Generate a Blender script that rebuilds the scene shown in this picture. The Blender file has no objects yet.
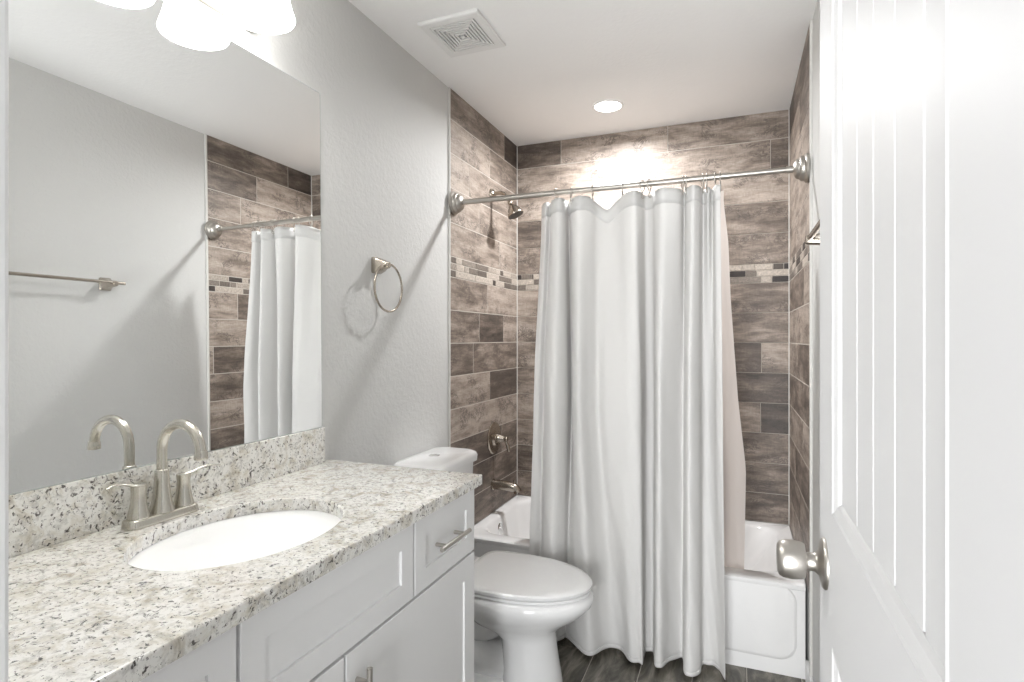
import bpy, bmesh, math, random
from mathutils import Vector, Matrix
random.seed(7)
PI = math.pi
S = bpy.context.scene
C = S.collection

# ------------------------------------------------------------------ camera
cam = bpy.data.cameras.new('camera'); camo = bpy.data.objects.new('camera', cam); C.objects.link(camo)
camo.location = (0, 0, 1.34); camo.rotation_euler = (PI/2, 0, 0.3797)
cam.sensor_width = 36; cam.lens = 562.53/1024*36; cam.shift_y = -3.0/1024; cam.clip_start = 0.02
S.camera = camo
# ------------------------------------------------------------------ view, world, large lights
S.view_settings.view_transform = 'Standard'; S.view_settings.look = 'None'
S.view_settings.gamma = 1; S.view_settings.use_curve_mapping = False
S.view_settings.exposure = 0.50
w = bpy.data.worlds.new('world'); S.world = w; w.use_nodes = True
w.node_tree.nodes['Background'].inputs[0].default_value = (1, 1, 1, 1)
w.node_tree.nodes['Background'].inputs[1].default_value = 0.3

def lamp(name, kind, loc, energy, rot=(0, 0, 0), size=.1, size_y=None, color=(1, 1, 1), spread=None):
    l = bpy.data.lights.new(name, kind); l.energy = energy; l.color = color
    if kind == 'AREA':
        l.size = size
        if spread: l.spread = spread
        if size_y: l.shape = 'RECTANGLE'; l.size_y = size_y
        else: l.shape = 'DISK'
    else:
        l.shadow_soft_size = size
    o = bpy.data.objects.new(name, l); o.location = loc; o.rotation_euler = rot; C.objects.link(o); return o
# unseen fill lights added behind the camera, shining in through the open doorway
lamp('hall_fill', 'AREA', (-.35, -2.6, 1.7), 60, (math.radians(88), 0, .0), 1.4, 1.6, (.97, .985, 1))
lamp('hall_low_fill', 'AREA', (-.45, -1.5, .6), 64, (math.radians(118), 0, 0), 1.4, 1.0, (.97, .985, 1))  # added low fill, tilted up to brighten the ceiling
# the recessed can above the tub
lamp('recessed_lamp', 'AREA', (-.608, 2.841, 2.505), 16.5, (0, 0, 0), .10, None, (.985, .99, 1), math.radians(166))

# ------------------------------------------------------------------ dimensions
XL, XR, D, T, ZC = -1.262, .262, 3.227, 2.3585, 2.521
YF = .27            # room side of the door wall
YT = 2.465          # tub front

# ------------------------------------------------------------------ materials
def mat(name, col=(.8, .8, .8), rough=.5, metal=0, **kw):
    m = bpy.data.materials.new(name); m.use_nodes = True
    b = m.node_tree.nodes['Principled BSDF']
    b.inputs['Base Color'].default_value = (*col, 1); b.inputs['Roughness'].default_value = rough
    b.inputs['Metallic'].default_value = metal
    for k, v in kw.items(): b.inputs[k.replace('_', ' ')].default_value = v
    return m
def nd(m, t, **kw):
    n = m.node_tree.nodes.new(t)
    for k, v in kw.items():
        if k in n.inputs: n.inputs[k].default_value = v
        else: setattr(n, k, v)
    return n
def lk(m, a, b): m.node_tree.links.new(a, b)
def bump(m, height, strength=.2, dist=.01):
    b = nd(m, 'ShaderNodeBump'); b.inputs['Strength'].default_value = strength; b.inputs['Distance'].default_value = dist
    lk(m, height, b.inputs['Height']); lk(m, b.outputs[0], m.node_tree.nodes['Principled BSDF'].inputs['Normal'])
def ramp(m, fac, stops, interp='LINEAR'):
    r = nd(m, 'ShaderNodeValToRGB'); cr = r.color_ramp; cr.interpolation = interp
    while len(cr.elements) < len(stops): cr.elements.new(.5)
    for e, (p, c) in zip(cr.elements, stops): e.position = p; e.color = (*c, 1) if len(c) == 3 else c
    lk(m, fac, r.inputs[0]); return r.outputs[0]
def mix(m, fac, a, b, mode='MIX'):
    n = nd(m, 'ShaderNodeMix', data_type='RGBA', blend_type=mode)
    for s, v in ((n.inputs[0], fac), (n.inputs[6], a), (n.inputs[7], b)):
        if hasattr(v, 'links'): lk(m, v, s)
        else: s.default_value = v if isinstance(v, (int, float)) else (*v, 1)
    return n.outputs[2]
def base(m, out): lk(m, out, m.node_tree.nodes['Principled BSDF'].inputs['Base Color'])
def noise(m, scale, detail=4, rough=.5, vec=None, dist=0):
    n = nd(m, 'ShaderNodeTexNoise'); n.inputs['Scale'].default_value = scale; n.inputs['Detail'].default_value = detail
    n.inputs['Roughness'].default_value = rough; n.inputs['Distortion'].default_value = dist
    if vec is not None: lk(m, vec, n.inputs['Vector'])
    return n.outputs[0]
def objco(m, scale=(1, 1, 1)):
    t = nd(m, 'ShaderNodeTexCoord'); mp = nd(m, 'ShaderNodeMapping'); mp.inputs['Scale'].default_value = scale
    lk(m, t.outputs['Object'], mp.inputs[0]); return mp.outputs[0]

def paint(name, col, rough, bs, bd):
    m = mat(name, col, rough); v = objco(m)
    r = ramp(m, noise(m, 55, 3, .55, v), [(.42, (0, 0, 0)), (.62, (1, 1, 1))])
    bump(m, r, bs, bd); return m
M_wall = paint('wall_paint', (.62, .62, .607), .6, .25, .0025)
M_ceil = paint('ceiling_paint', (.90, .90, .895), .8, .12, .003)
M_trim = mat('trim_paint', (.84, .84, .84), .35)
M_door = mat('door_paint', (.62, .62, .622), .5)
M_cab = mat('cabinet_paint', (.88, .88, .88), .45)
M_porc = mat('porcelain', (.91, .91, .91), .08)
M_sink = mat('sink_porcelain', (.78, .78, .79), .12)
M_tub = mat('tub_enamel', (.86, .855, .85), .14)
M_face = mat('dark_rubber', (.10, .095, .09), .5)
M_plast = mat('white_plastic', (.80, .80, .79), .4)
M_dark = mat('dark_gap', (.04, .04, .04), .7)
M_mirror = mat('mirror_glass', (.93, .94, .935), .0, 1)
M_edge = mat('mirror_edge', (.35, .40, .38), .2)
M_nick = mat('brushed_nickel', (.45, .405, .35), .22, 1)
M_nick3 = mat('faucet_nickel', (.60, .575, .515), .24, 1)
M_nick2 = mat('satin_nickel', (.48, .455, .42), .38, 1)
M_chrome = mat('chrome', (.85, .85, .85), .08, 1)
M_grout = mat('grout', (.58, .54, .49), .85)
M_caulk = mat('caulk', (.66, .65, .62), .5)
def brushed(m):
    v = objco(m, (1, 1, 60)); bump(m, noise(m, 40, 3, .5, v), .05, .001)
brushed(M_nick2)

# glass of the lamp shades
M_shade = mat('lamp_glass', (.95, .95, .93), .25)
M_shade.node_tree.nodes['Principled BSDF'].inputs['Emission Color'].default_value = (1, .985, .96, 1)
M_shade.node_tree.nodes['Principled BSDF'].inputs['Emission Strength'].default_value = 7.6
M_bulb = mat('bulb_glow', (1, 1, 1), .5); _b = M_bulb.node_tree.nodes['Principled BSDF']
_b.inputs['Emission Color'].default_value = (1, .97, .92, 1); _b.inputs['Emission Strength'].default_value = 2
M_lens = mat('downlight_lens', (1, 1, 1), .5); _b = M_lens.node_tree.nodes['Principled BSDF']
_b.inputs['Emission Color'].default_value = (1, .98, .95, 1); _b.inputs['Emission Strength'].default_value = 5

# wood look tile: uv in metres plus a random offset per tile, 'tone' attribute per tile
def tile_material(name):
    m = mat(name, rough=.5)
    uv = nd(m, 'ShaderNodeUVMap', uv_map='tile'); tn = nd(m, 'ShaderNodeAttribute', attribute_name='tone')
    def mapped(a, c):
        q = nd(m, 'ShaderNodeMapping'); q.inputs['Scale'].default_value = (a, c, 1); lk(m, uv.outputs[0], q.inputs[0]); return q.outputs[0]
    def sep(out):
        q = nd(m, 'ShaderNodeSeparateColor'); lk(m, out, q.inputs[0]); return q.outputs[0]
    big = noise(m, 1.0, 8, .68, mapped(4, 16), .25)
    grain = noise(m, 1.0, 5, .72, mapped(22, 190), .3)
    cross = noise(m, 1.0, 4, .6, mapped(120, 30), .3)
    sub = nd(m, 'ShaderNodeMath', operation='MULTIPLY_ADD'); lk(m, tn.outputs['Fac'], sub.inputs[0]); sub.inputs[1].default_value = -.39; sub.inputs[2].default_value = .14
    add = nd(m, 'ShaderNodeMath', operation='SUBTRACT'); lk(m, big, add.inputs[0]); lk(m, sub.outputs[0], add.inputs[1])
    col = ramp(m, add.outputs[0], [(.32, (.475, .405, .35)), (.44, (.365, .305, .258)), (.54, (.24, .195, .162)), (.66, (.135, .108, .09)), (.84, (.05, .041, .035))])
    col = mix(m, .85, col, ramp(m, grain, [(.34, (.74, .74, .74)), (.60, (1.08, 1.08, 1.08))]), 'MULTIPLY')
    col = mix(m, .6, col, ramp(m, cross, [(.36, (.80, .80, .80)), (.56, (1.05, 1.05, 1.05))]), 'MULTIPLY')
    ck = noise(m, 1.0, 7, .78, mapped(11, 15), 1.6)
    ckr = ramp(m, ck, [(.455, (0, 0, 0)), (.495, (1, 1, 1)), (.505, (1, 1, 1)), (.545, (0, 0, 0))])
    msk = ramp(m, noise(m, 1.0, 3, .5, mapped(6, 9), 0), [(.50, (0, 0, 0)), (.58, (.9, .9, .9))])
    col = mix(m, sep(mix(m, 1.0, ckr, msk, 'MULTIPLY')), col, (.085, .07, .062))
    base(m, col); bump(m, grain, .1, .002)
    return m
M_tile = tile_material('wood_look_tile')
def mosaic_material():
    m = mat('mosaic_tile', rough=.5)
    tn = nd(m, 'ShaderNodeAttribute', attribute_name='tone'); uv = nd(m, 'ShaderNodeUVMap', uv_map='tile')
    c = ramp(m, tn.outputs['Fac'], [(0, (.52, .46, .40)), (.35, (.42, .37, .32)), (.6, (.20, .17, .145)), (1, (.035, .028, .026))])
    n = ramp(m, noise(m, 90, 3, .6, uv.outputs[0]), [(.4, (.7, .7, .7)), (.62, (1.15, 1.15, 1.15))])
    base(m, mix(m, .8, c, n, 'MULTIPLY')); return m
M_mosaic = mosaic_material()
def floor_material():
    m = mat('floor_tile', rough=.35)
    uv = nd(m, 'ShaderNodeUVMap', uv_map='tile')
    mp = nd(m, 'ShaderNodeMapping'); mp.inputs['Scale'].default_value = (4, 14, 1); lk(m, uv.outputs[0], mp.inputs[0])
    n = noise(m, 1, 7, .65, mp.outputs[0], .8)
    base(m, ramp(m, n, [(.3, (.36, .335, .29)), (.44, (.19, .175, .145)), (.55, (.085, .078, .063)), (.7, (.025, .023, .018))]))
    return m
M_floor = floor_material()

def granite():
    m = mat('granite', rough=.16); v = objco(m)
    def g1(out):
        q = nd(m, 'ShaderNodeSeparateColor'); lk(m, out, q.inputs[0]); return q.outputs[0]
    c = ramp(m, noise(m, 26, 6, .68, v, .6), [(.30, (.44, .395, .31)), (.40, (.68, .645, .565)), (.53, (.87, .86, .82))])
    grey = ramp(m, noise(m, 70, 5, .7, v, .4), [(.50, (0, 0, 0)), (.58, (.4, .4, .4)), (.68, (.75, .75, .75))])
    c = mix(m, g1(grey), c, (.43, .415, .385))
    sp = ramp(m, noise(m, 125, 4, .62, v, .4), [(.585, (0, 0, 0)), (.63, (1, 1, 1))])
    c = mix(m, g1(sp), c, (.10, .088, .08))
    s2 = ramp(m, noise(m, 48, 6, .75, v, 1.0), [(.59, (0, 0, 0)), (.635, (1, 1, 1))])
    c = mix(m, g1(s2), c, (.05, .042, .038))
    base(m, c); p = m.node_tree.nodes['Principled BSDF']; p.inputs['Coat Weight'].default_value = .8; p.inputs['Coat IOR'].default_value = 1.7; p.inputs['Coat Roughness'].default_value = .14; return m
M_granite = granite()

def cloth(name, col, tr, scale):
    m = mat(name, col, .85); nt = m.node_tree; out = nt.nodes['Material Output']; p = nt.nodes['Principled BSDF']
    t = nd(m, 'ShaderNodeBsdfTranslucent'); t.inputs[0].default_value = (*col, 1)
    x = nd(m, 'ShaderNodeMixShader'); x.inputs[0].default_value = tr
    lk(m, p.outputs[0], x.inputs[1]); lk(m, t.outputs[0], x.inputs[2]); lk(m, x.outputs[0], out.inputs[0])
    uv = nd(m, 'ShaderNodeTexCoord'); mp = nd(m, 'ShaderNodeMapping'); mp.inputs['Scale'].default_value = scale
    lk(m, uv.outputs['Object'], mp.inputs[0]); bump(m, noise(m, 30, 4, .6, mp.outputs[0]), .12, .002)
    return m
M_cloth = cloth('curtain_fabric', (.80, .793, .78), .22, (4, 4, .6))
M_liner = cloth('liner_vinyl', (.82, .76, .72), .55, (1, 1, 1))

# ------------------------------------------------------------------ mesh helpers
def obj(name, bm, m, parent=None, smooth=False, bevel=0, seg=2, angle=35):
    me = bpy.data.meshes.new(name); bm.to_mesh(me); bm.free()
    for mm in (m if isinstance(m, (list, tuple)) else [m]): me.materials.append(mm)
    o = bpy.data.objects.new(name, me); C.objects.link(o)
    if parent is not None: o.parent = parent
    if smooth:
        for p in me.polygons: p.use_smooth = True
        try: me.set_sharp_from_angle(angle=math.radians(angle))
        except Exception: pass
    if bevel:
        b = o.modifiers.new('bevel', 'BEVEL'); b.width = bevel; b.segments = seg; b.limit_method = 'ANGLE'; b.angle_limit = math.radians(40)
        for p in me.polygons: p.use_smooth = True
        try: me.set_sharp_from_angle(angle=math.radians(30))
        except Exception: pass
        b.harden_normals = True
    return o
def tag(o, label=None, cat=None, group=None, kind=None):
    if label: o['label'] = label
    if cat: o['category'] = cat
    if group: o['group'] = group
    if kind: o['kind'] = kind
    return o
def empty(name, loc, label=None, cat=None, group=None, kind=None):
    o = bpy.data.objects.new(name, None); C.objects.link(o); o.location = loc; o.empty_display_size = .05
    return tag(o, label, cat, group, kind)
def BM(): return bmesh.new()
def box(bm, x0, x1, y0, y1, z0, z1, off=(0, 0, 0)):
    ox, oy, oz = off
    v = [bm.verts.new((x-ox, y-oy, z-oz)) for z in (z0, z1) for y in (y0, y1) for x in (x0, x1)]
    for f in ((0, 2, 3, 1), (4, 5, 7, 6), (0, 1, 5, 4), (2, 6, 7, 3), (0, 4, 6, 2), (1, 3, 7, 5)): bm.faces.new([v[i] for i in f])
def rings(bm, rs, cap0=True, cap1=True, closed=True):
    """bridge successive rings of equal vertex count"""
    V = [[bm.verts.new(p) for p in r] for r in rs]; n = len(V[0])
    for a, b in zip(V, V[1:]):
        for i in range(n if closed else n-1):
            j = (i+1) % n; bm.faces.new((a[i], a[j], b[j], b[i]))
    if cap0: bm.faces.new(V[0][::-1])
    if cap1: bm.faces.new(V[-1])
    return V
def lathe(bm, prof, n=32, origin=(0, 0, 0), axis='z', cap0=True, cap1=True):
    """prof = [(r, h)], revolved about an axis through origin; h runs along the axis vector"""
    ax = {'x': Vector((1, 0, 0)), 'y': Vector((0, 1, 0)), 'z': Vector((0, 0, 1)), '-x': Vector((-1, 0, 0)), '-z': Vector((0, 0, -1))}.get(axis) if isinstance(axis, str) else Vector(axis).normalized()
    u = ax.orthogonal().normalized(); v = ax.cross(u); O = Vector(origin)
    rs = [[O+ax*h+(u*math.cos(2*PI*i/n)+v*math.sin(2*PI*i/n))*max(r, 1e-4) for i in range(n)] for r, h in prof]
    rings(bm, rs, cap0, cap1)
def tube(bm, pts, r, n=12, caps=True, closed=False, flat=None):
    """sweep a circle (radius r or list) along pts; flat=(a,b) multipliers of the two cross axes"""
    P = [Vector(p) for p in pts]; N = len(P); rr = r if isinstance(r, (list, tuple)) else [r]*N
    tans = []
    for i in range(N):
        a = P[(i-1) % N] if (closed or i > 0) else P[i]; b = P[(i+1) % N] if (closed or i < N-1) else P[i]
        tans.append((b-a).normalized())
    nrm = tans[0].orthogonal().normalized() if abs(tans[0].z) > .9 else Vector((0, 0, 1)).cross(tans[0]).normalized()
    rs = []
    for i in range(N):
        t = tans[i]; nrm = (nrm-t*nrm.dot(t)).normalized(); bi = t.cross(nrm)
        fa, fb = flat if flat else (1, 1)
        rs.append([P[i]+(nrm*math.cos(2*PI*k/n)*fa+bi*math.sin(2*PI*k/n)*fb)*rr[i] for k in range(n)])
    if closed:
        V = [[bm.verts.new(p) for p in q] for q in rs]
        for i in range(N):
            a, b = V[i], V[(i+1) % N]
            for k in range(n): bm.faces.new((a[k], a[(k+1) % n], b[(k+1) % n], b[k]))
    else: rings(bm, rs, caps, caps)
def spline(pts, k=6, closed=False):
    P = [Vector(p) for p in pts]; n = len(P); out = []
    for i in range(n if closed else n-1):
        p0 = P[(i-1) % n] if closed or i > 0 else P[0]; p1 = P[i]; p2 = P[(i+1) % n]
        p3 = P[(i+2) % n] if closed or i+2 < n else P[n-1]
        for j in range(k):
            t = j/k; out.append(.5*((2*p1)+(-p0+p2)*t+(2*p0-5*p1+4*p2-p3)*t*t+(-p0+3*p1-3*p2+p3)*t**3))
    if not closed: out.append(P[-1])
    return out
def rrect(x0, x1, y0, y1, r, n=8):
    """rounded rectangle, 4*(n+1) points, counter-clockwise"""
    out = []
    for cx, cy, a in ((x1-r, y1-r, 0), (x0+r, y1-r, PI/2), (x0+r, y0+r, PI), (x1-r, y0+r, 1.5*PI)):
        for i in range(n+1):
            t = a+PI/2*i/n; out.append((cx+r*math.cos(t), cy+r*math.sin(t)))
    return out

# ------------------------------------------------------------------ tiled surfaces
class Tiles:
    """tile faces as thin slabs; P(s, z, h) maps along / height / out-of-wall into the room"""
    def __init__(self, P): self.P = P; self.bm = BM(); self.uv = self.bm.loops.layers.uv.new('tile'); self.tn = self.bm.loops.layers.float_color.new('tone') if False else self.bm.faces.layers.float.new('tone')
    def add(self, s0, s1, z0, z1, tone, g=.0014, h=.0025, mi=0):
        s0 += g; s1 -= g; z0 += g; z1 -= g
        if s1-s0 < .002: return
        P = self.P; b = .0012; du, dv = random.random()*40, random.random()*40
        o = [(s0, z0), (s1, z0), (s1, z1), (s0, z1)]; q = [(s0+b, z0+b), (s1-b, z0+b), (s1-b, z1-b), (s0+b, z1-b)]
        A = [self.bm.verts.new(P(s, z, 0)) for s, z in o]; B = [self.bm.verts.new(P(s, z, h)) for s, z in q]
        fs = [([B[0], B[1], B[2], B[3]], q)]
        for i in range(4):
            j = (i+1) % 4; fs.append(([A[i], A[j], B[j], B[i]], [o[i], o[j], q[j], q[i]]))
        for vs, cs in fs:
            f = self.bm.faces.new(vs); f[self.tn] = tone; f.material_index = mi
            for l, (s, z) in zip(f.loops, cs): l[self.uv].uv = (s+du, z+dv)
def obj_t(name, T_, mats, parent):
    bmesh.ops.recalc_face_normals(T_.bm, faces=T_.bm.faces)
    return obj(name, T_.bm, mats, parent)

ZB = [2.521, 2.376, 2.216, 2.052, 1.888, 1.728]                 # rows above the strip
ZA = [1.630-.1575*k for k in range(8)] + [.3765]                 # rows below the strip, ends on the tub deck
rows = [(ZB[i+1], ZB[i]) for i in range(5)] + [(ZA[i+1], ZA[i]) for i in range(8)]
STR = [(1.6965, 1.728), (1.6635, 1.6965), (1.630, 1.6635)]

# ------------------------------------------------------------------ the room
def quad(bm, pts): bm.faces.new([bm.verts.new(p) for p in pts])
wl = tag(None or obj('wall_left', (lambda b: (box(b, XL-.1, XL, YF-.12, D+.1, 0, ZC), b)[1])(BM()), M_wall), kind='structure')
wr = tag(obj('wall_right', (lambda b: (box(b, XR, XR+.1, YF-.12, D+.1, 0, ZC), b)[1])(BM()), M_wall), kind='structure')
wb = tag(obj('wall_back', (lambda b: (box(b, XL, XR, D+.008, D+.1, 0, ZC), b)[1])(BM()), M_grout), kind='structure')
ce = tag(obj('ceiling', (lambda b: (box(b, XL-.1, XR+.1, YF-.12, D+.1, ZC, ZC+.1), b)[1])(BM()), M_ceil), kind='structure')
DX0, DX1, DZ = -.575, .137, 2.15     # door opening
b = BM(); box(b, XL, DX0, YF-.12, YF, 0, ZC); box(b, DX1, XR, YF-.12, YF, 0, ZC); box(b, DX0, DX1, YF-.12, YF, DZ, ZC)
tag(obj('wall_front', b, M_wall), kind='structure')

# floor: planks running away from the door
b = BM(); box(b, XL-.1, XR+.1, -2.2, D+.1, -.1, -.003)
fl = tag(obj('floor', b, M_grout), kind='structure')
FT = Tiles(lambda s, x, h: (x, s, -.003+h))
x = -.562-.20*5; i = 0
while x < XR+.05:
    y = -2.2 + (i*.37) % .6 - .6
    while y < YT+.1:
        FT.add(max(y, -2.2), min(y+.61, YT+.1), max(x, XL), min(x+.20, XR), random.random(), h=.003); y += .61
    x += .20; i += 1
obj_t('floor_planks', FT, [M_floor], fl)

def wall_tiles(P, s0, s1, table, strips, seed, rowtones=None):
    random.seed(seed); t = Tiles(P)
    for k, (z0, z1) in enumerate(rows):
        js, tones = table.get(k, (None, None))
        if js is None:
            a = s0-random.random()*.5; js = []; 
            while a < s1:
                a += .61
                if s0+.06 < a < s1-.06: js.append(a)
            tones = [random.choice((.15, .3, .45, .6, .8)) for _ in range(len(js)+1)]
        e = [s0]+list(js)+[s1]
        for q in range(len(e)-1): t.add(e[q], e[q+1], z0, z1, tones[q])
    for r, (z0, z1) in enumerate(STR):
        for a, c, tn in strips[r]: t.add(a, c, z0, z1, tn, g=.0016, h=.0035, mi=1)
    return t
def fill(runs, s0, s1):
    """complete a strip row with random pieces where runs leave gaps"""
    runs = sorted(runs); out = []; p = s0
    def gap(a, b):
        while b-a > .012:
            l = min(random.choice((.045, .075, .10, .14)), b-a)
            if b-a-l < .02: l = b-a
            out.append((a, a+l, random.choice((.0, .1, .3, .55, .7, .95)))); a += l
    for a, c, tn in runs:
        if a-p > .012: gap(p, a)
        out.append((a, c, tn)); p = c
    gap(p, s1); return out
random.seed(3)
# left wall of the alcove (s = Y)
LT = {0: ([3.021], [.42, .95]), 1: ([2.816], [.12, .42]), 2: ([2.557], [.05, .3]), 3: ([2.68], [.15, .3]), 4: ([2.95], [.2, .15]),
      5: ([2.782], [.4, .12]), 6: ([2.68, 3.006], [.45, .8, .15]), 7: ([2.608], [.6, .5]), 8: ([2.816], [.12, .85]),
      9: ([], [.08]), 10: ([2.985], [.72, .45]), 11: ([2.882], [.7, .6]), 12: ([2.62], [.6, .6])}
stripL = [fill([(2.3585, 2.367, .1), (2.367, 2.413, .7), (2.413, 2.482, .05), (2.482, 2.635, .5), (2.635, 2.793, .6), (2.793, 2.893, .35), (2.893, 2.962, .05), (2.962, 3.003, .8), (3.003, 3.127, .05), (3.127, D, .35)], T, D),
          fill([(2.3585, 2.42, .45), (2.42, 2.506, .05), (2.506, 2.56, .3), (2.56, 2.66, .6), (2.66, 2.77, .75), (2.77, 2.946, .05), (2.946, 3.135, .6), (3.135, D, .05)], T, D),
          fill([(2.3585, 2.41, .75), (2.41, 2.63, .05), (2.63, 2.855, .02), (2.855, 2.893, .9), (2.893, 3.022, .05), (3.022, 3.12, .75), (3.12, D, .65)], T, D)]
tl = wall_tiles(lambda s, z, h: (XL+.006+h, s, z), T, D, LT, stripL, 11)
b = BM(); box(b, XL-.001, XL+.0075, T, D+.002, .3762, ZC-.0005); obj('grout_bed', b, M_grout, wl)
obj_t('tile_cladding', tl, [M_tile, M_mosaic], wl)
# back wall (s = X)
BT = {0: ([-.973, -.355], [.68, .22, .35]), 1: ([-.655, .165], [.22, .25, .6]), 2: ([-.5], [.1, .1]), 3: ([-.87, -.25], [.7, .3, .5]), 4: ([-.4], [.35, .42]),
      5: ([-.7, -.09], [.2, .3, .5]), 6: ([-.4], [.22, .45]), 7: ([-.488, .122], [.25, .3, .9]), 8: ([-.75, -.14], [.35, .3, .8]),
      9: ([-.492, .118], [.2, .3, .4]), 10: ([-.8, -.19], [.22, .4, .52]), 11: ([-.4], [.7, .5]), 12: ([-.9, -.29], [.5, .4, .55])}
BT[7] = ([-.488, .122], [.25, .85, .32]); BT[9] = ([-.492, .118], [.2, .38, .95])
stripB = [fill([(XL, -1.223, .95), (-1.223, -1.175, .6), (-1.163, -1.146, .75), (-1.146, -1.10, .1), (-.055, .029, .0), (.029, .09, .15), (.09, .177, .02), (.177, .227, .85), (.227, XR, 1)], XL, XR),
          fill([(XL, -1.145, .05), (-1.145, -1.10, .7), (-.055, .046, 1), (.046, .099, .62), (.099, XR, .05)], XL, XR),
          fill([(XL, -1.195, .6), (-1.195, -1.104, .35), (-.055, -.032, .1), (-.032, .12, .55), (.12, .172, .2), (.172, XR, 1)], XL, XR)]
b = BM(); box(b, XL+.006, XR-.006, D+.0002, D+.0078, .3762, ZC-.0005); obj('grout_bed', b, M_grout, wb)
tb = wall_tiles(lambda s, z, h: (s, D-h, z), XL+.008, XR-.008, BT, stripB, 5)
obj_t('tile_cladding', tb, [M_tile, M_mosaic], wb)
# right wall of the alcove (s = Y)
RT = {0: ([2.994], [.62, .9]), 1: ([2.721], [.55, .18]), 2: ([2.592], [.25, .1]), 3: ([2.9], [.3, .2]), 4: ([2.8], [.2, .25]),
      5: ([2.562], [.15, .6]), 6: ([2.9], [.15, .2]), 7: ([2.386, 2.8], [.2, .6, .3]), 8: ([2.95], [.55, .5]), 9: ([2.6], [.2, .3]), 10: ([2.9], [.6, .4]), 11: ([2.7], [.5, .6]), 12: ([2.95], [.5, .3])}
stripR = [fill([], T, D), fill([], T, D), fill([], T, D)]
b = BM(); box(b, XR-.0075, XR+.001, T, D+.002, .3762, ZC-.0005); obj('grout_bed', b, M_grout, wr)
tr = wall_tiles(lambda s, z, h: (XR-.006-h, s, z), T, D, RT, stripR, 21)
obj_t('tile_cladding', tr, [M_tile, M_mosaic], wr)
# edge and corner beads
for nm, x0, x1, par in (('edge_trim', XL-.001, XL+.0095, wl), ('edge_trim', XR-.0095, XR+.001, wr)):
    b = BM(); box(b, x0, x1, T-.010, T, .0, ZC-.0005); obj(nm, b, M_caulk, par, bevel=.002)
for x0, x1 in ((XL+.006, XL+.0125), (XR-.0125, XR-.006)):
    b = BM(); box(b, x0, x1, D-.0065, D+.0005, .3765, ZC-.0005); obj('corner_caulk', b, M_caulk, wb)

# baseboards
def baseboard(name, x0, x1, y0, y1):
    b = BM(); box(b, x0, x1, y0, y1, 0, .085); tag(obj(name, b, M_trim, bevel=.004), kind='structure')
baseboard('baseboard_right', XR-.013, XR, YF, YT-.002)
baseboard('baseboard_left', XL, XL+.013, 1.51, YT-.002)
baseboard('baseboard_front', DX1+.05, XR-.013, YF, YF+.013)

# door frame (left jamb shows at the left border)
b = BM()
box(b, DX0, DX0+.018, YF-.13, YF+.006, 0, DZ); box(b, DX1-.018, DX1, YF-.13, YF+.006, 0, DZ); box(b, DX0, DX1, YF-.13, YF+.006, DZ-.018, DZ)
box(b, DX0+.018, DX0+.03, YF-.08, YF-.045, 0, DZ-.018)
tag(obj('trim_1', b, M_trim, bevel=.002), kind='structure')
b = BM()
box(b, DX0-.055, DX0+.006, YF, YF+.014, 0, DZ+.055); box(b, DX1-.006, DX1+.055, YF, YF+.014, 0, DZ+.055); box(b, DX0+.006, DX1-.006, YF, YF+.014, DZ-.006, DZ+.055)
tag(obj('trim_2', b, M_trim, bevel=.003), kind='structure')

# ------------------------------------------------------------------ the open door
XD, Y0, Y1 = .116, .292, .952
door = empty('door_1', (XD+.0175, Y0, 0), kind='structure')
off = (XD+.0175, Y0, 0)
def P_(p): return (p[0]-off[0], p[1]-off[1], p[2]-off[2])
b = BM(); zt = 2.12; th = .035
# back and edges
for f in ([(XD+th, Y0, .01), (XD+th, Y1, .01), (XD+th, Y1, zt), (XD+th, Y0, zt)], [(XD, Y1, .01), (XD, Y1, zt), (XD+th, Y1, zt), (XD+th, Y1, .01)],
          [(XD, Y0, .01), (XD+th, Y0, .01), (XD+th, Y0, zt), (XD, Y0, zt)], [(XD, Y0, zt), (XD+th, Y0, zt), (XD+th, Y1, zt), (XD, Y1, zt)], [(XD, Y0, .01), (XD, Y1, .01), (XD+th, Y1, .01), (XD+th, Y0, .01)]):
    quad(b, [P_(p) for p in f])
pY0, pY1 = .402, .836
# stiles and rails on the visible face
def frect(y0, y1, z0, z1, x=XD): quad(b, [P_(p) for p in ((x, y0, z0), (x, y0, z1), (x, y1, z1), (x, y1, z0))])
for y0, y1 in ((Y0, pY0), (pY1, Y1)):
    zs = [.01, .24, .937, 1.108, 2.0, zt]
    for a, c in zip(zs, zs[1:]): frect(y0, y1, a, c)
for a, c in ((.01, .24), (.937, 1.108), (2.0, zt)): frect(pY0, pY1, a, c)
for z0, z1 in ((.24, .937), (1.108, 2.0)):
    prof = [(0, 0), (.003, -.001), (.006, .001), (.017, .004), (.021, .008), (.022, .008)]
    rs = []
    for ins, dep in prof:
        rs.append([P_((XD+dep, pY0+ins, z0+ins)), P_((XD+dep, pY0+ins, z1-ins)), P_((XD+dep, pY1-ins, z1-ins)), P_((XD+dep, pY1-ins, z0+ins))])
    rings(b, rs, False, False)
    ya, yb, za, zb = pY0+.022, pY1-.022, z0+.022, z1-.022
    pts = [(ya, .008)]; y = .72
    gs = [g for g in (.48, .56, .64, .72) if ya < g < yb]
    for g in gs: pts += [(g-.003, .008), (g-.0008, .0096), (g+.0008, .0096), (g+.003, .008)]
    pts.append((yb, .008))
    for (u0, d0), (u1, d1) in zip(pts, pts[1:]):
        quad(b, [P_(p) for p in ((XD+d0, u0, za), (XD+d0, u0, zb), (XD+d1, u1, zb), (XD+d1, u1, za))])
bmesh.ops.remove_doubles(b, verts=b.verts, dist=.0002); bmesh.ops.recalc_face_normals(b, faces=b.faces)
obj('door_leaf', b, M_door, door)
ky, kz = .898, 1.023
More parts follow.
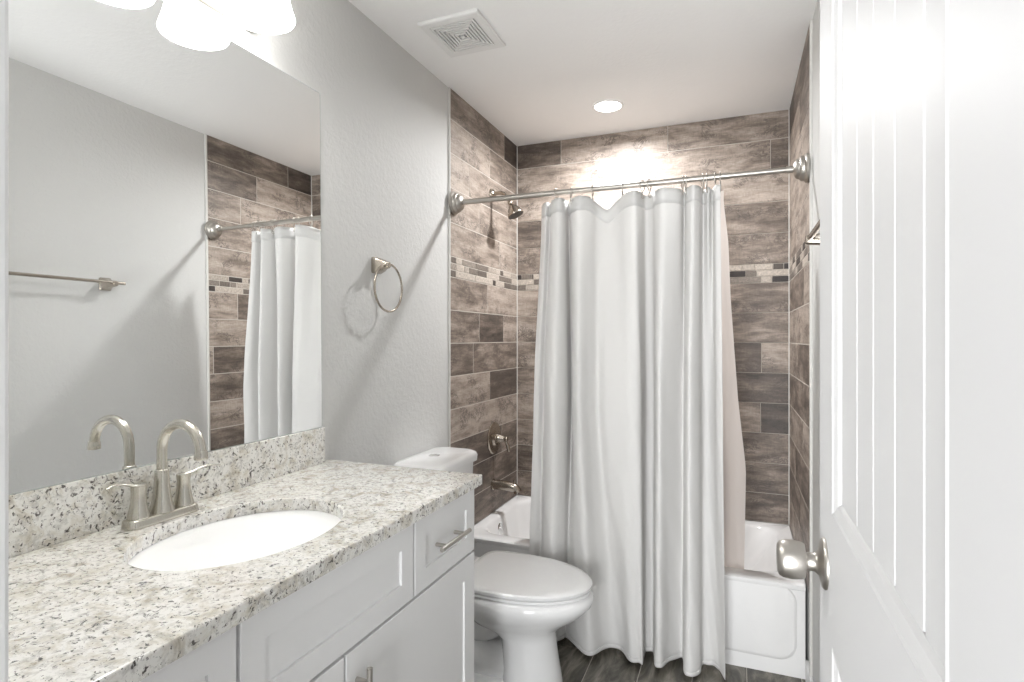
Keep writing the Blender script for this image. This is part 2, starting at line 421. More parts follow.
kn = obj('door_knob', (lambda b: (lathe(b, [(.0, -.062), (.019, -.0615), (.0235, -.059), (.0262, -.053), (.0268, -.042), (.0255, -.031), (.0235, -.026), (.012, -.0245), (.011, -.020), (.0115, -.014), (.014, -.012)], 40, P_((XD, ky, kz)), 'x'), b)[1])(BM()), M_nick2, door, smooth=True, angle=50)
b = BM(); lathe(b, [(.0125, -.022), (.0125, -.014), (.017, -.009), (.026, -.0065), (.0325, -.005), (.035, -.002), (.035, .001)], 44, P_((XD, ky, kz)), 'x'); obj('rose', b, M_nick2, kn, smooth=True, angle=50)
b = BM(); box(b, XD-.001+.006, XD+th-.006, Y1-.0005, Y1+.0015, kz-.03, kz+.03, off); lathe(b, [(.008, 0), (.008, .006), (.004, .009)], 12, P_((XD+th/2, Y1, kz)), 'y'); obj('latch_plate', b, M_nick2, door)
for z in (.25, 1.05, 1.9):
    b = BM(); lathe(b, [(.006, -.045), (.006, .045)], 12, P_((XD-.003, Y0-.006, z)), 'z'); box(b, XD, XD+.03, Y0-.002, Y0+.0005, z-.044, z+.044, off); obj('hinge', b, M_nick2, door, smooth=True)

# ------------------------------------------------------------------ vanity
van = empty('vanity_cabinet', (-1.0, .9, 0), 'white shaker bathroom vanity cabinet below the granite countertop', 'cabinet')
off = (-1.0, .9, 0)
VY0, VY1, XF = .285, 1.506, -.74
b = BM(); box(b, XL+.001, XF, VY0, VY1, .10, .9045, off); box(b, XL+.001, XF-.06, VY0+.001, VY1-.001, 0, .10, off); obj('cabinet_body', b, M_cab, van, bevel=.0015)
def shaker(name, y0, y1, z0, z1, fw=.062):
    b = BM(); X0, X1 = XF+.0008, XF+.0205; dep = .006
    def R(x, i, m=0): return [(x-off[0], yy-off[1], zz) for yy, zz in ((y0+i, z0+i), (y1-i, z0+i), (y1-i, z1-i), (y0+i, z1-i))]
    rings(b, [R(X0, 0), R(X1-.0015, 0), R(X1, .0015), R(X1, fw), R(X1-.001, fw+.0008), R(X1-dep, fw+.0012)], True, True)
    bmesh.ops.recalc_face_normals(b, faces=b.faces); return obj(name, b, M_cab, van)
def pull(parent, c, d, L=.16, posts=.05):
    b = BM(); X = XF+.0205; c = Vector(c); d = Vector(d); o_ = Vector(off)
    a = c-d*L/2-o_; e = c+d*L/2-o_; a.x = e.x = X+.032-off[0]
    tube(b, [a, e], .006, 16)
    for s in (-1, 1):
        p = c+d*s*posts-o_; p.x = X-off[0]-.0005; q = p.copy(); q.x = X+.030-off[0]; tube(b, [p, q], .0052, 14)
    obj('handle', b, M_nick2, parent, smooth=True, angle=50)
dz0, dz1 = .716, .897
dL = shaker('drawer_front', .300, .652, dz0, dz1, .05); pull(dL, (0, .476, .806), (0, 1, 0))
shaker('sink_panel', .659, 1.166, dz0, dz1, .05)
dR = shaker('drawer_front', 1.173, 1.503, dz0, dz1, .05); pull(dR, (0, 1.327, .807), (0, 1, 0))
pl = shaker('door', .300, .909, .118, .709); pull(pl, (0, .875, .594), (0, 0, 1))
prt = shaker('door', .916, 1.503, .118, .709); pull(prt, (0, .948, .594), (0, 0, 1))

# countertop with oval cut-out
ct = empty('countertop', (-.98, .9, .92), 'speckled beige granite countertop with low backsplash on the white vanity', 'countertop')
off = (-.98, .9, .92)
SX, SY, SA, SB = -.974, .905, .180, .227
NN = 96
def outer(inset, z):
    x0, x1, y0, y1 = XL+.0005, -.702-inset, .275, 1.520-inset; pts = []
    for i in range(NN):
        a = 2*PI*(i+.5)/NN; dx, dy = math.cos(a)*SA, math.sin(a)*SB
        t = min([((x1-SX)/dx) if dx > 0 else ((x0-SX)/dx), ((y1-SY)/dy) if dy > 0 else ((y0-SY)/dy)])
        pts.append([SX+dx*t, SY+dy*t])
    for cx in (x0, x1):          # snap the nearest points onto the corners
        for cy in (y0, y1):
            k = min(range(NN), key=lambda i: (pts[i][0]-cx)**2+(pts[i][1]-cy)**2); pts[k] = [cx, cy]
    return [(p[0]-off[0], p[1]-off[1], z-off[2]) for p in pts]
def ell(da, z, n=NN): return [(SX+(SA+da)*math.cos(2*PI*(i+.5)/n)-off[0], SY+(SB+da)*math.sin(2*PI*(i+.5)/n)-off[1], z-off[2]) for i in range(n)]
b = BM()
R_ = [outer(0, .9053), outer(0, .932), outer(.001, .9342), outer(.003, .935), ell(.004, .935), ell(.001, .9342), ell(0, .932), ell(0, .9053)]
V = rings(b, R_, False, False)
for i in range(NN): b.faces.new((V[-1][i], V[-1][(i+1) % NN], V[0][(i+1) % NN], V[0][i]))
bmesh.ops.recalc_face_normals(b, faces=b.faces)
obj('worktop', b, M_granite, ct)
b = BM(); box(b, XL+.0005, XL+.020, .275, 1.474, .9352, 1.050, off); obj('backsplash', b, M_granite, ct, bevel=.0015)

sk = empty('undermount_sink', (SX, SY, .90), 'oval white porcelain undermount sink in the granite countertop', 'sink')
off = (SX, SY, .90)
b = BM()
rs = [ell(.022, .9045), ell(.003, .9045)] + [[(SX+SA*1.01*q*math.cos(2*PI*(i+.5)/NN)-off[0], SY+SB*1.01*q*math.sin(2*PI*(i+.5)/NN)-off[1], z-off[2]) for i in range(NN)] for q, z in ((1, .90), (.985, .885), (.95, .86), (.88, .83), (.76, .80), (.6, .782), (.4, .771), (.2, .766), (.1, .765))]
rings(b, rs, False, True)
rs = [[(SX+(SA)*q*math.cos(2*PI*(i+.5)/48)-off[0], SY+SB*q*math.sin(2*PI*(i+.5)/48)-off[1], z-off[2]) for i in range(48)] for q, z in ((1.11, .9042), (1.08, .87), (1.0, .82), (.8, .78), (.5, .755), (.2, .75))]
rings(b, rs, False, True)
obj('basin', b, M_sink, sk, smooth=True, angle=60)
b = BM(); lathe(b, [(.022, .001), (.022, .003), (.014, .0035), (.012, .006), (.0, .007)], 24, (0, 0, .765-.90)); obj('drain', b, M_nick, sk, smooth=True)

# faucet
FX, FY, FZ = -1.193, .878, .935
fc = empty('faucet', (FX, FY, FZ), 'brushed nickel gooseneck faucet with two lever handles behind the oval sink', 'faucet')
b = BM()
rs = []
for i, z in ((0, .0003), (0, .004), (.002, .016), (.004, .019), (.007, .020)):
    rs.append([(x, y, z) for x, y in rrect(-.025+i, .025-i, -.084+i, .084-i, .018-i*.5, 8)])
rings(b, rs); obj('base_plate', b, M_nick3, fc, smooth=True, angle=50)
b = BM(); lathe(b, [(.027, .020), (.026, .024), (.0215, .04), (.018, .06), (.0155, .09), (.0145, .112), (.013, .114), (.0118, .115)], 32)
r = .0610; path = [(0, 0, .095), (0, 0, .13), (0, 0, .160)]
for i in range(1, 17): a = PI-PI*i/16*1.0; path.append((r+r*math.cos(a), 0, .160+r*math.sin(a)))
path += [(2*r+.001, 0, .158)]
tube(b, path, .0112, 20)
lathe(b, [(.0115, 0), (.0135, .003), (.0145, .018), (.0135, .020), (.009, .0205), (.008, .015)], 24, (2*r+.001, 0, .166), '-z')
obj('spout', b, M_nick3, fc, smooth=True, angle=50)
for s in (-1, 1):
    b = BM(); y = s*.054
    lathe(b, [(.0225, .020), (.0225, .022), (.019, .036), (.0155, .055), (.0145, .075), (.0155, .088), (.0155, .0915), (.012, .093), (0, .0932)], 28, (0, y, 0))
    kx = .45 if s > 0 else .1; pts = [(-.012*kx, y-s*.012, .088), (.012*kx, y+s*.012, .092), (.032*kx, y+s*.032, .100), (.052*kx, y+s*.052, .1035), (.074*kx, y+s*.074, .100)]
    tube(b, spline(pts, 5), [.008-.005*i/20 for i in range(21)], 14, flat=(1.0, .6))
    obj('lever_handle', b, M_nick3, fc, smooth=True, angle=50)
b = BM(); lathe(b, [(.003, .018), (.003, .05), (.005, .052), (.005, .06), (.0, .062)], 14, (-.022, 0, 0)); obj('lift_rod', b, M_nick3, fc, smooth=True)

fc.scale = (.98, .98, .98)
# mirror (leans very slightly, as hung)
mi = empty('wall_mirror', (XL+.011, 1.0, 1.54), 'large frameless wall mirror resting on the granite backsplash', 'mirror')
n = Vector((1, .010, .0077)).normalized()
def mp(y, z, dx=0):
    x = (0-(y-1.0)*n.y-(z-1.54)*n.z)/n.x; return (x+dx, y-1.0, z-1.54)
b = BM(); y0, y1, z0, z1 = .33, 1.471, 1.0505, 2.137
F = [mp(y0, z0), mp(y1, z0), mp(y1, z1), mp(y0, z1)]; inn = [mp(y0+.0012, z0+.0012), mp(y1-.0012, z0+.0012), mp(y1-.0012, z1-.0012), mp(y0+.0012, z1-.0012)]
q = [b.verts.new(p) for p in inn]; f = b.faces.new(q)
obj('mirror_glass', b, M_mirror, mi)
b = BM(); rings(b, [[(XL+.0004-(XL+.011), p[1], p[2]) for p in F], F, [(p[0]+.0, p[1], p[2]) for p in inn]], True, False)
obj('glass_edge', b, M_edge, mi)

# vanity light
vl = empty('vanity_light', (XL, .885, 2.268), 'three-shade bathroom vanity light with white glass shades above the mirror', 'wall lamp')
b = BM(); box(b, .0005, .030, -.31, .31, -.077, .005); obj('back_plate', b, M_nick2, vl, bevel=.006)
b = BM(); tube(b, [(.055, -.27, .02), (.055, .27, .02)], .011, 16); box(b, .02, .05, -.012, .012, .005, .035)
for y in (-.27, .27): lathe(b, [(.0, -.016), (.012, -.012), (.015, 0), (.012, .012), (0, .016)], 18, (.055, y, .02), 'y')
obj('cross_bar', b, M_nick2, vl, smooth=True, angle=50)
LS = []
for y in (-.22, 0, .22):
    b = BM(); tube(b, spline([(.055, y, .02), (.09, y, .035), (.112, y, .03), (.12, y, .02)], 5), .007, 12)
    lathe(b, [(.012, .045), (.020, .035), (.030, .02), (.032, 0), (.030, -.002)], 24, (.12, y, .012)); obj('lamp_arm', b, M_nick2, vl, smooth=True, angle=50)
    b = BM(); pr = [(.030, .012), (.044, .008), (.060, -.010), (.071, -.038), (.078, -.068), (.085, -.088), (.087, -.096), (.085, -.100), (.081, -.100), (.080, -.090), (.073, -.066), (.066, -.038), (.055, -.012), (.03, .006)]
    lathe(b, pr, 40, (.12, y, 0), 'z', False, False)
    s = obj('lamp_shade', b, M_shade, vl, smooth=True, angle=80)
    b = BM(); lathe(b, [(.0, -.070), (.012, -.068), (.022, -.058), (.025, -.046), (.022, -.032), (.014, -.018), (.013, .0)], 20, (.12, y, 0)); obj('bulb', b, M_bulb, s, smooth=True)
    LS.append((XL+.12, .885+y, 2.268-.085))
for p in LS: lamp('vanity_bulb', 'POINT', p, 1.2, size=.05, color=(1, .99, .98))

# ------------------------------------------------------------------ toilet
TY = 2.05
to = empty('toilet', (-.9, TY, 0), 'white two-piece toilet with closed lid between vanity and tub', 'toilet')
off = (-.9, TY, 0)
def egg(xb, xf, hw, z, nb=2.6, n=56, xc=None):
    """front half elliptical, back half squarer"""
    xc = xc if xc is not None else xb+(xf-xb)*.45; out = []
    for i in range(n):
        a = 2*PI*i/n; c, s = math.cos(a), math.sin(a)
        if c >= 0: x = xc+(xf-xc)*c; y = hw*s
        else:
            e = 2/nb; x = xc-(xc-xb)*abs(c)**e; y = hw*math.copysign(abs(s)**e, s)
        out.append((x-off[0], y, z))
    return out
b = BM()
sec = [(-1.00, -.655, .130, .0), (-1.00, -.650, .132, .015), (-.99, -.655, .122, .03)]
sec = [(-.84, -.612, .112, .0), (-.84, -.616, .110, .03), (-.84, -.632, .104, .12), (-.85, -.642, .102, .20), (-.90, -.636, .108, .228), (-.97, -.612, .130, .252),
       (-1.0, -.570, .158, .282), (-1.02, -.530, .180, .312), (-1.02, -.503, .193, .340), (-1.02, -.494, .197, .362), (-1.02, -.500, .194, .380), (-1.0, -.52, .178, .389)]
rings(b, [egg(a, c, h, z) for a, c, h, z in sec])
# trapway and foot behind the pedestal
tube(b, spline([(-.86+.9, 0, .26), (-.95+.9, 0, .20), (-1.03+.9, 0, .27), (-1.10+.9, 0, .25), (-1.13+.9, 0, .12), (-1.13+.9, 0, 0.02)], 6), .068, 20)
tube(b, spline([(-.80+.9, 0, .09), (-.93+.9, 0, .07), (-1.02+.9, 0, .11)], 6), .075, 20)
rings(b, [[(x-off[0], y, z) for x, y in rrect(-1.19, -.72, -h, h, .06, 6)] for h, z in ((.108, 0), (.108, .022), (.098, .034))])
rings(b, [[(x-off[0], y, z) for x, y in rrect(xa, -.98, -h, h, .04, 6)] for h, z, xa in ((.10, .25, -1.2), (.15, .30, -1.22), (.165, .34, -1.225), (.165, .389, -1.225))])
obj('bowl', b, M_porc, to, smooth=True, angle=55)
for s in (-1, 1):
    b = BM(); lathe(b, [(.014, .02), (.014, .03), (.010, .042), (0, .046)], 16, (-1.02-off[0], s*.088, 0.012)); obj('bolt_cap', b, M_porc, to, smooth=True)
def lidring(xb, xf, hw, z, n=56): return egg(xb, xf, hw, z, 6.0, n, xc=-.80)
b = BM(); rings(b, [lidring(-.985, -.512, .181, .3895), lidring(-.99, -.503, .190, .393), lidring(-.99, -.503, .190, .401), lidring(-.985, -.510, .183, .4045)]); obj('seat', b, M_porc, to, smooth=True, angle=50)
b = BM(); rings(b, [lidring(-.992, -.516, .180, .4058), lidring(-.998, -.502, .192, .408), lidring(-.998, -.500, .193, .418), lidring(-.993, -.506, .188, .4235), lidring(-.97, -.54, .165, .4265), lidring(-.93, -.64, .10, .4285), lidring(-.86, -.75, .03, .429)]); obj('lid', b, M_porc, to, smooth=True, angle=40)
for s in (-1, 1):
    b = BM(); tube(b, [(-1.008-off[0], s*.065-.025, .408), (-1.008-off[0], s*.065+.025, .408)], .011, 14); box(b, -1.02-off[0], -.996-off[0], s*.065-.02, s*.065+.02, .388, .41); obj('hinge', b, M_porc, to, smooth=True, angle=50)
def tankring(xb, xf, hw, z, r=.05): return [(x-off[0], y, z) for x, y in rrect(xb, xf, -hw, hw, r, 8)]
def bow(rg, amt, hw):  # bulge the front
    return [((x+amt*(1-(y/hw)**2)) if x > -1.14-off[0] else x, y, z) for x, y, z in rg]
b = BM(); rings(b, [bow(tankring(-1.245, -1.085, .165, .389), .006, .165), bow(tankring(-1.248, -1.080, .178, .41), .008, .178), bow(tankring(-1.250, -1.070, .184, .60), .015, .184), bow(tankring(-1.252, -1.064, .190, .806), .018, .190)]); obj('tank', b, M_porc, to, smooth=True, angle=50)
b = BM(); rings(b, [bow(tankring(-1.252, -1.062, .194, .8065), .018, .20), bow(tankring(-1.256, -1.052, .200, .812), .02, .205), bow(tankring(-1.256, -1.050, .202, .835), .02, .205), bow(tankring(-1.255, -1.055, .197, .846), .018, .205), bow(tankring(-1.25, -1.066, .185, .851), .015, .205)]); obj('tank_lid', b, M_porc, to, smooth=True, angle=50)
b = BM(); lathe(b, [(.023, .8505), (.023, .8535), (.020, .855), (0, .8552)], 28, (-1.165-off[0], .0, 0)); box(b, -1.1655-off[0], -1.1645-off[0], -.02, .02, .8551, .8557); obj('flush_button', b, M_chrome, to, smooth=True)

# ------------------------------------------------------------------ bathtub
tbm = empty('bathtub', (-.5, 2.85, 0), 'white alcove bathtub with panelled apron behind the shower curtain', 'bathtub')
off = (-.5, 2.85, 0)
def tr_(x0, x1, y0, y1, r, z, n=10): return [(x-off[0], y-off[1], z) for x, y in rrect(x0, x1, y0, y1, r, n)]
b = BM(); X0, X1, Y0_, Y1_ = XL+.0115, XR-.0115, YT, D-.0035
X0, X1 = XL+.010, XR-.0105; Y1_ = D-.004
rs = [tr_(X0, X1, Y0_+.012, Y1_, .002, .0), tr_(X0, X1, Y0_+.012, Y1_, .002, .345), tr_(X0, X1, Y0_+.003, Y1_, .002, .350), tr_(X0, X1, Y0_, Y1_, .003, .358), tr_(X0, X1, Y0_+.001, Y1_, .004, .368), tr_(X0, X1, Y0_+.008, Y1_, .006, .374), tr_(X0, X1, Y0_+.02, Y1_, .01, .375),
      tr_(X0+.045, X1-.05, Y0_+.075, Y1_-.05, .10, .375), tr_(X0+.053, X1-.062, Y0_+.085, Y1_-.058, .11, .370), tr_(X0+.060, X1-.075, Y0_+.092, Y1_-.064, .12, .355),
      tr_(X0+.085, X1-.16, Y0_+.110, Y1_-.08, .13, .22), tr_(X0+.115, X1-.27, Y0_+.13, Y1_-.10, .14, .10), tr_(X0+.15, X1-.32, Y0_+.17, Y1_-.14, .13, .06), tr_(X0+.25, X1-.42, Y0_+.25, Y1_-.22, .08, .052)]
rings(b, rs, False, True)
# raised apron panel
def ap(x0, x1, z0, z1, r, y, n=10): return [(x-off[0], y-off[1], z) for x, z in rrect(x0, x1, z0, z1, r, n)][::-1]
rings(b, [ap(X0+.05, .222, .058, .36, .07, Y0_+.0125), ap(X0+.057, .214, .068, .36, .062, Y0_+.006), ap(X0+.062, .208, .074, .36, .058, Y0_+.004)], False, True)
bmesh.ops.recalc_face_normals(b, faces=b.faces)
obj('tub_shell', b, M_tub, tbm, smooth=True, angle=40)
b = BM(); ax = Vector((1, 0, .25)).normalized(); lathe(b, [(.036, 0), (.036, .004), (.031, .008), (.012, .010), (.011, .013), (0, .0135)], 32, (XL+.071-off[0], 2.80-off[1], .312), ax); obj('overflow_plate', b, M_chrome, tbm, smooth=True)
b = BM(); lathe(b, [(.03, 0), (.03, .004), (.02, .006), (.018, .012), (0, .014)], 28, (-.98-off[0], 2.85-off[1], .053)); obj('drain', b, M_chrome, tbm, smooth=True)

# tub plumbing on the tiled left wall
XW = XL+.0086
vv = empty('tub_valve', (XW, 2.865, .785), 'round brushed nickel shower valve with lever on the tiled wall', 'shower valve')
b = BM(); lathe(b, [(.088, 0), (.089, .004), (.085, .009), (.076, .011), (.060, .010), (.045, .013), (.038, .020), (.034, .022)], 44, (0, 0, 0), 'x'); obj('escutcheon', b, M_nick, vv, smooth=True, angle=50)
b = BM(); lathe(b, [(.026, .018), (.027, .030), (.022, .045), (.016, .060), (.013, .072), (.015, .078), (.013, .084), (0, .086)], 28, (0, 0, 0), 'x')
tube(b, spline([(.070, 0, 0), (.076, .004, -.02), (.084, .006, -.045), (.088, .007, -.072)], 4), [.006, .0065, .007, .0075, .008, .0085, .009, .0095, .010, .010, .010, .009, .006], 14)
obj('lever_handle', b, M_nick, vv, smooth=True, angle=50)
ts = empty('tub_spout', (XW, 2.855, .53), 'brushed nickel tub spout on the tiled wall below the valve', 'tub spout')
b = BM(); lathe(b, [(.030, 0), (.030, .006), (.026, .008)], 28, (0, 0, 0), 'x')
tube(b, spline([(0, 0, 0), (.05, 0, 0), (.10, 0, -.002), (.135, 0, -.010), (.150, 0, -.03)], 5), [.0265]*6+[.026]*5+[.0255, .025, .0245, .024, .0235]+[.022]*5, 20)
obj('spout_body', b, M_nick, ts, smooth=True, angle=60)
b = BM(); lathe(b, [(.004, 0), (.004, .012), (.007, .014), (.007, .022), (0, .024)], 14, (.128, 0, .012)); obj('diverter_knob', b, M_nick, ts, smooth=True)
sh = empty('wall_shower', (XW, 2.835, 2.130), 'brushed nickel shower head on a bent arm high on the tiled wall', 'shower head')
b = BM(); lathe(b, [(.032, 0), (.031, .006), (.027, .012), (.019, .018), (.012, .022)], 28, (0, 0, 0), 'x'); obj('flange', b, M_nick, sh, smooth=True)
b = BM(); tube(b, spline([(0, 0, 0), (.035, 0, .004), (.07, 0, .000), (.095, 0, -.022), (.113, 0, -.052)], 6), .0108, 16); obj('arm', b, M_nick, sh, smooth=True)
b = BM(); a_ = Vector((.42, 0, -.9)).normalized(); lathe(b, [(.012, -.008), (.015, 0), (.015, .010), (.011, .015), (.018, .025), (.028, .038), (.037, .054), (.043, .070), (.046, .076), (.044, .081), (.041, .081)], 32, (.111, 0, -.052), a_, True, False); hd = obj('spray_head', b, M_nick, sh, smooth=True, angle=50)
b = BM(); lathe(b, [(.0415, .078), (.0415, .080), (.034, .0815), (0, .082)], 32, (.111, 0, -.052), a_); tag(obj('spray_face', b, M_face, hd, smooth=True), 'dark spray face')

# ------------------------------------------------------------------ curtain rod, rings, curtain, liner
RY, RZ = 2.385, 1.982
rod = empty('curtain_rod', (-.5, RY, RZ), 'brushed nickel tension shower curtain rod with stepped round flanges', 'curtain rod')
off = (-.5, RY, RZ)
b = BM(); tube(b, [(XL+.055-off[0], 0, 0), (-.02-off[0], 0, 0)], .0125, 20); tube(b, [(-.02-off[0], 0, 0), (XR-.075-off[0], 0, 0)], .0105, 20)
tube(b, [(XR-.085-off[0], 0, 0), (XR-.062-off[0], 0, 0)], .0135, 20); obj('rod_tube', b, M_nick2, rod, smooth=True, angle=50)
for sx, ax in ((XL+.0088, 'x'), (XR-.0088, '-x')):
    b = BM(); lathe(b, [(.050, 0), (.054, .003), (.055, .010), (.050, .015), (.047, .017), (.047, .026), (.043, .031), (.039, .033), (.036, .042), (.028, .049), (.018, .053), (.0135, .054)], 44, (sx-off[0], 0, 0), ax); obj('flange', b, M_nick2, rod, smooth=True, angle=40)
hx = [-.741, -.674, -.578, -.449, -.366, -.337, -.205, -.192, -.128, -.112, -.079, -.061]
ordn = ['first', 'second', 'third', 'fourth', 'fifth', 'sixth', 'seventh', 'eighth', 'ninth', 'tenth', 'eleventh', 'last']
hk = None
for i, x in enumerate(hx):
    if hk is None:
        b = BM(); pts = []
        for k in range(26):
            a = -PI*.45+2*PI*.93*k/25; pts.append((.004*math.sin(a*2), .0175*math.cos(a), .0175*math.sin(a)))
        pts = [(0, p[1], p[2]) for p in pts][::-1]
        loop = spline([(0, .0175, 0), (0, .012, .013), (0, 0, .0178), (0, -.0125, .0125), (0, -.0175, 0), (0, -.014, -.016), (.002, -.004, -.034), (.003, .004, -.050), (.003, .002, -.058), (.001, -.006, -.055), (-.001, -.006, -.045), (0, .008, -.028), (0, .016, -.012)], 5, closed=True)
        tube(b, loop, .0022, 8, closed=True); hk = obj('curtain_hook', b, M_nick2, smooth=True, angle=80); o = hk
    else:
        o = hk.copy(); C.objects.link(o)
    o.location = (x, RY, RZ); o.rotation_euler = (0, 0, random.uniform(-.5, .5))
    tag(o, '%s wire curtain hook from the left along the shower rod' % ordn[i], 'curtain hook', 'curtain hooks on the shower rod')

COL = [(-.824, 2.42, -.855, 2.40, -.884, 2.40), (-.79, 2.39, -.831, 2.40, -.855, 2.40), (-.778, 2.41, -.811, 2.41, -.83, 2.41), (-.751, 2.37, -.78, 2.36, -.794, 2.36), (-.713, 2.35, -.725, 2.33, -.743, 2.33), (-.696, 2.37, -.684, 2.36, -.71, 2.37), (-.697, 2.42, -.68, 2.41, -.693, 2.388), (-.668, 2.38, -.653, 2.36, -.631, 2.327), (-.624, 2.35, -.614, 2.33, -.565, 2.289), (-.585, 2.37, -.582, 2.36, -.524, 2.353), (-.561, 2.4, -.552, 2.38, -.484, 2.385), (-.52, 2.41, -.513, 2.36, -.443, 2.369), (-.474, 2.4, -.452, 2.35, -.403, 2.307), (-.435, 2.37, -.401, 2.34, -.371, 2.312), (-.39, 2.35, -.365, 2.35, -.352, 2.312), (-.37, 2.38, -.363, 2.39, -.356, 2.396), (-.36, 2.42, -.355, 2.42, -.349, 2.407), (-.329, 2.41, -.326, 2.42, -.326, 2.416), (-.313, 2.38, -.312, 2.37, -.305, 2.316), (-.281, 2.35, -.288, 2.34, -.28, 2.311), (-.243, 2.36, -.259, 2.36, -.252, 2.374), (-.214, 2.38, -.215, 2.4, -.216, 2.412), (-.201, 2.42, -.2, 2.4, -.204, 2.401), (-.186, 2.38, -.192, 2.36, -.193, 2.317), (-.161, 2.35, -.171, 2.33, -.168, 2.291), (-.139, 2.37, -.139, 2.36, -.133, 2.326), (-.127, 2.42, -.13, 2.4, -.129, 2.393), (-.106, 2.39, -.107, 2.41, -.107, 2.402), (-.092, 2.42, -.084, 2.39, -.08, 2.398), (-.079, 2.38, -.073, 2.355, -.061, 2.376), (-.059, 2.375, -.050, 2.34, -.041, 2.321)]
ztop = {0: 1.942, 5: 1.945, 9: 1.945, 10: 1.925, 11: 1.898, 12: 1.930, 13: 1.944}
K = 6
zt_pts = [Vector((i, ztop.get(i, 1.947), 0)) for i in range(len(COL))]
A_ = spline([(c[0], 2.388+(c[1]-2.388)*1.4, 0) for c in COL], K); B_ = spline([(c[2], 2.385+(c[3]-2.385)*1.75, 0) for c in COL], K); C_ = spline([(c[4], c[5], 0) for c in COL], K); Z_ = [p.y for p in spline(zt_pts, K)]
def curtain_point(j, t):
    """t 0 at the hem, 1 at the rod"""
    zt_ = Z_[j]; z = .02+(zt_-.02)*t; tm = .55
    if t > tm: q = (t-tm)/(1-tm); a, c = B_[j], A_[j]
    else: q = t/tm; a, c = C_[j], B_[j]
    q = q*q*(3-2*q)*.6+q*.4 if t > tm else (q*.75+.25*(q*q*(3-2*q)))
    p = a.lerp(c, q); wob = .0025*math.sin(z*9+j*.35)+.002*math.sin(z*23+j*.8)
    return (p.x, p.y+wob*(1-t), z)
cur = empty('shower_curtain', (-.46, RY, .02), 'pale grey fabric shower curtain hanging from the metal rod', 'curtain')
off = Vector((-.46, RY, .02))
b = BM(); NZ = 60
g = [[b.verts.new(Vector(curtain_point(j, i/NZ))-off) for j in range(len(A_))] for i in range(NZ+1)]
for i in range(NZ):
    for j in range(len(A_)-1): b.faces.new((g[i][j], g[i][j+1], g[i+1][j+1], g[i+1][j]))
o = obj('curtain_cloth', b, M_cloth, cur, smooth=True, angle=180); md = o.modifiers.new('s', 'SOLIDIFY'); md.thickness = .0012
for nm, ta, tb_, dy in (('top_hem', .968, .9995, -.0026), ('bottom_hem', .001, .010, -.0022)):
    b = BM(); g = [[b.verts.new(Vector(curtain_point(j, ta+(tb_-ta)*i/3))-off+Vector((0, dy, 0))) for j in range(len(A_))] for i in range(4)]
    for i in range(3):
        for j in range(len(A_)-1): b.faces.new((g[i][j], g[i][j+1], g[i+1][j+1], g[i+1][j]))
    o = obj(nm, b, M_cloth, cur, smooth=True, angle=180); md = o.modifiers.new('s', 'SOLIDIFY'); md.thickness = .0008

lin = []
tops = [-.80, -.07]; NW = 70
def liner_point(s, t):
    # right edge control (x by height), left edge
    zr = [(.33, .030, 2.595), (.79, .037, 2.555), (1.084, .006, 2.525), (1.495, -.022, 2.495), (1.734, -.031, 2.480), (1.90, -.049, 2.468)]
    z = .33+(1.945-.33)*t
    if z <= zr[0][0]: xr, y = zr[0][1:]
    elif z >= zr[-1][0]: xr, y = zr[-1][1:]
    else:
        for a, c in zip(zr, zr[1:]):
            if a[0] <= z <= c[0]: q = (z-a[0])/(c[0]-a[0]); xr = a[1]+(c[1]-a[1])*q; y = a[2]+(c[2]-a[2])*q; break
    xl = -.925+.09*t
    x = xl+(xr-xl)*s
    amp = .012*(1-.3*t)*min(1, s*8, (1-s)*10+.02); return Vector((x, y+amp*math.sin(s*52+.6*math.sin(3*t)), z))
lr = empty('shower_liner', (-.4, 2.5, .35), 'translucent peach-white shower liner hanging inside the tub behind the curtain', 'shower liner')
off = Vector((-.4, 2.5, .35)); b = BM()
g = [[b.verts.new(liner_point(j/NW/2, i/40)-off) for j in range(NW*2+1)] for i in range(41)]
for i in range(40):
    for j in range(NW*2): b.faces.new((g[i][j], g[i][j+1], g[i+1][j+1], g[i+1][j]))
obj('liner_sheet', b, M_liner, lr, smooth=True, angle=180)

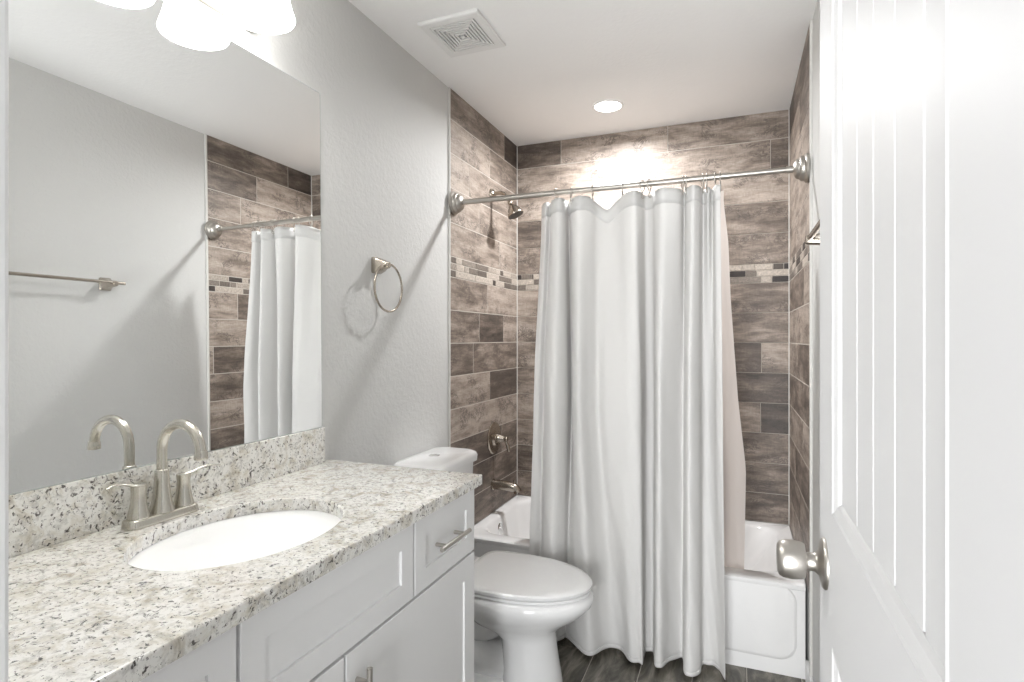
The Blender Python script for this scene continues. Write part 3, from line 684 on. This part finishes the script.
# ------------------------------------------------------------------ wall and ceiling fittings
tr = empty('towel_ring', (XL, 1.775, 1.612), 'brushed nickel towel ring on the grey wall right of the mirror', 'towel ring')
b = BM(); rings(b, [[(x, y, z) for y, z in rrect(-h, h, -h*1.15, h*1.15, .006, 4)] for x, h in ((.0004, .026), (.008, .0265), (.018, .024), (.034, .019), (.046, .013), (.060, .0105), (.064, .008))]); obj('mount', b, M_nick, tr, smooth=True, angle=30)
b = BM(); tube(b, [(.054, .008+.089*math.sin(2*PI*k/56), -.084+.089*math.cos(2*PI*k/56)) for k in range(56)], .0042, 12, closed=True); obj('ring', b, M_nick, tr, smooth=True)
b = BM(); tube(b, [(.054, -.008, .003), (.054, .016, .001)], .0075, 14); obj('ring_holder', b, M_nick, tr, smooth=True, angle=50)

tw = empty('towel_bar', (XR, 1.55, 1.622), 'brushed nickel towel bar on the right wall near the tub', 'towel bar')
b = BM(); tube(b, [(-.070, -.32, 0), (-.070, .288, 0)], .0075, 16); obj('bar', b, M_nick, tw, smooth=True, angle=50)
for y in (-.265, .240):
    b = BM(); rings(b, [[(-x, y+yy, zz-.004) for yy, zz in rrect(-h, h, -h*1.1, h*1.1, .006, 4)] for x, h in ((.0004, .027), (.006, .0275), (.016, .022), (.040, .015), (.074, .012), (.080, .010))]); obj('bracket', b, M_nick, tw, smooth=True, angle=30)

rl = empty('recessed_light', (-.608, 2.841, ZC), 'round recessed ceiling light glowing above the tub', 'ceiling light')
b = BM(); lathe(b, [(.067, -.0005), (.067, -.003), (.069, -.005), (.078, -.004), (.080, -.0004)], 48, cap0=False, cap1=False); obj('trim_ring', b, M_plast, rl, smooth=True)
b = BM(); lathe(b, [(.0675, -.0006), (.0675, -.003), (0, -.0035)], 48); obj('lens', b, M_lens, rl)

ev = empty('exhaust_vent', (-.985, 1.957, ZC), 'square white bathroom exhaust fan grille on the ceiling', 'vent')
b = BM(); sq = lambda h, z: [(-h*.93, -h, z), (h*.93, -h, z), (h*.93, h, z), (-h*.93, h, z)]
rings(b, [sq(.133, -.0004), sq(.132, -.010), sq(.126, -.013), sq(.101, -.0135), sq(.0985, -.011), sq(.0985, -.005)], False, False); obj('frame', b, M_plast, ev)
b = BM(); box(b, -.0915, .0915, -.0985, .0985, -.0052, -.0046); obj('backing', b, M_dark, ev)
b = BM(); h = .0955
while h > .012:
    rings(b, [sq(h, -.006), sq(h, -.0145), sq(h-.0075, -.0145), sq(h-.0075, -.006)], False, False); h -= .0142
box(b, -.008, .008, -.008, .008, -.0145, -.006)
for y in (-.04, .04): pass
obj('louvers', b, M_plast, ev)
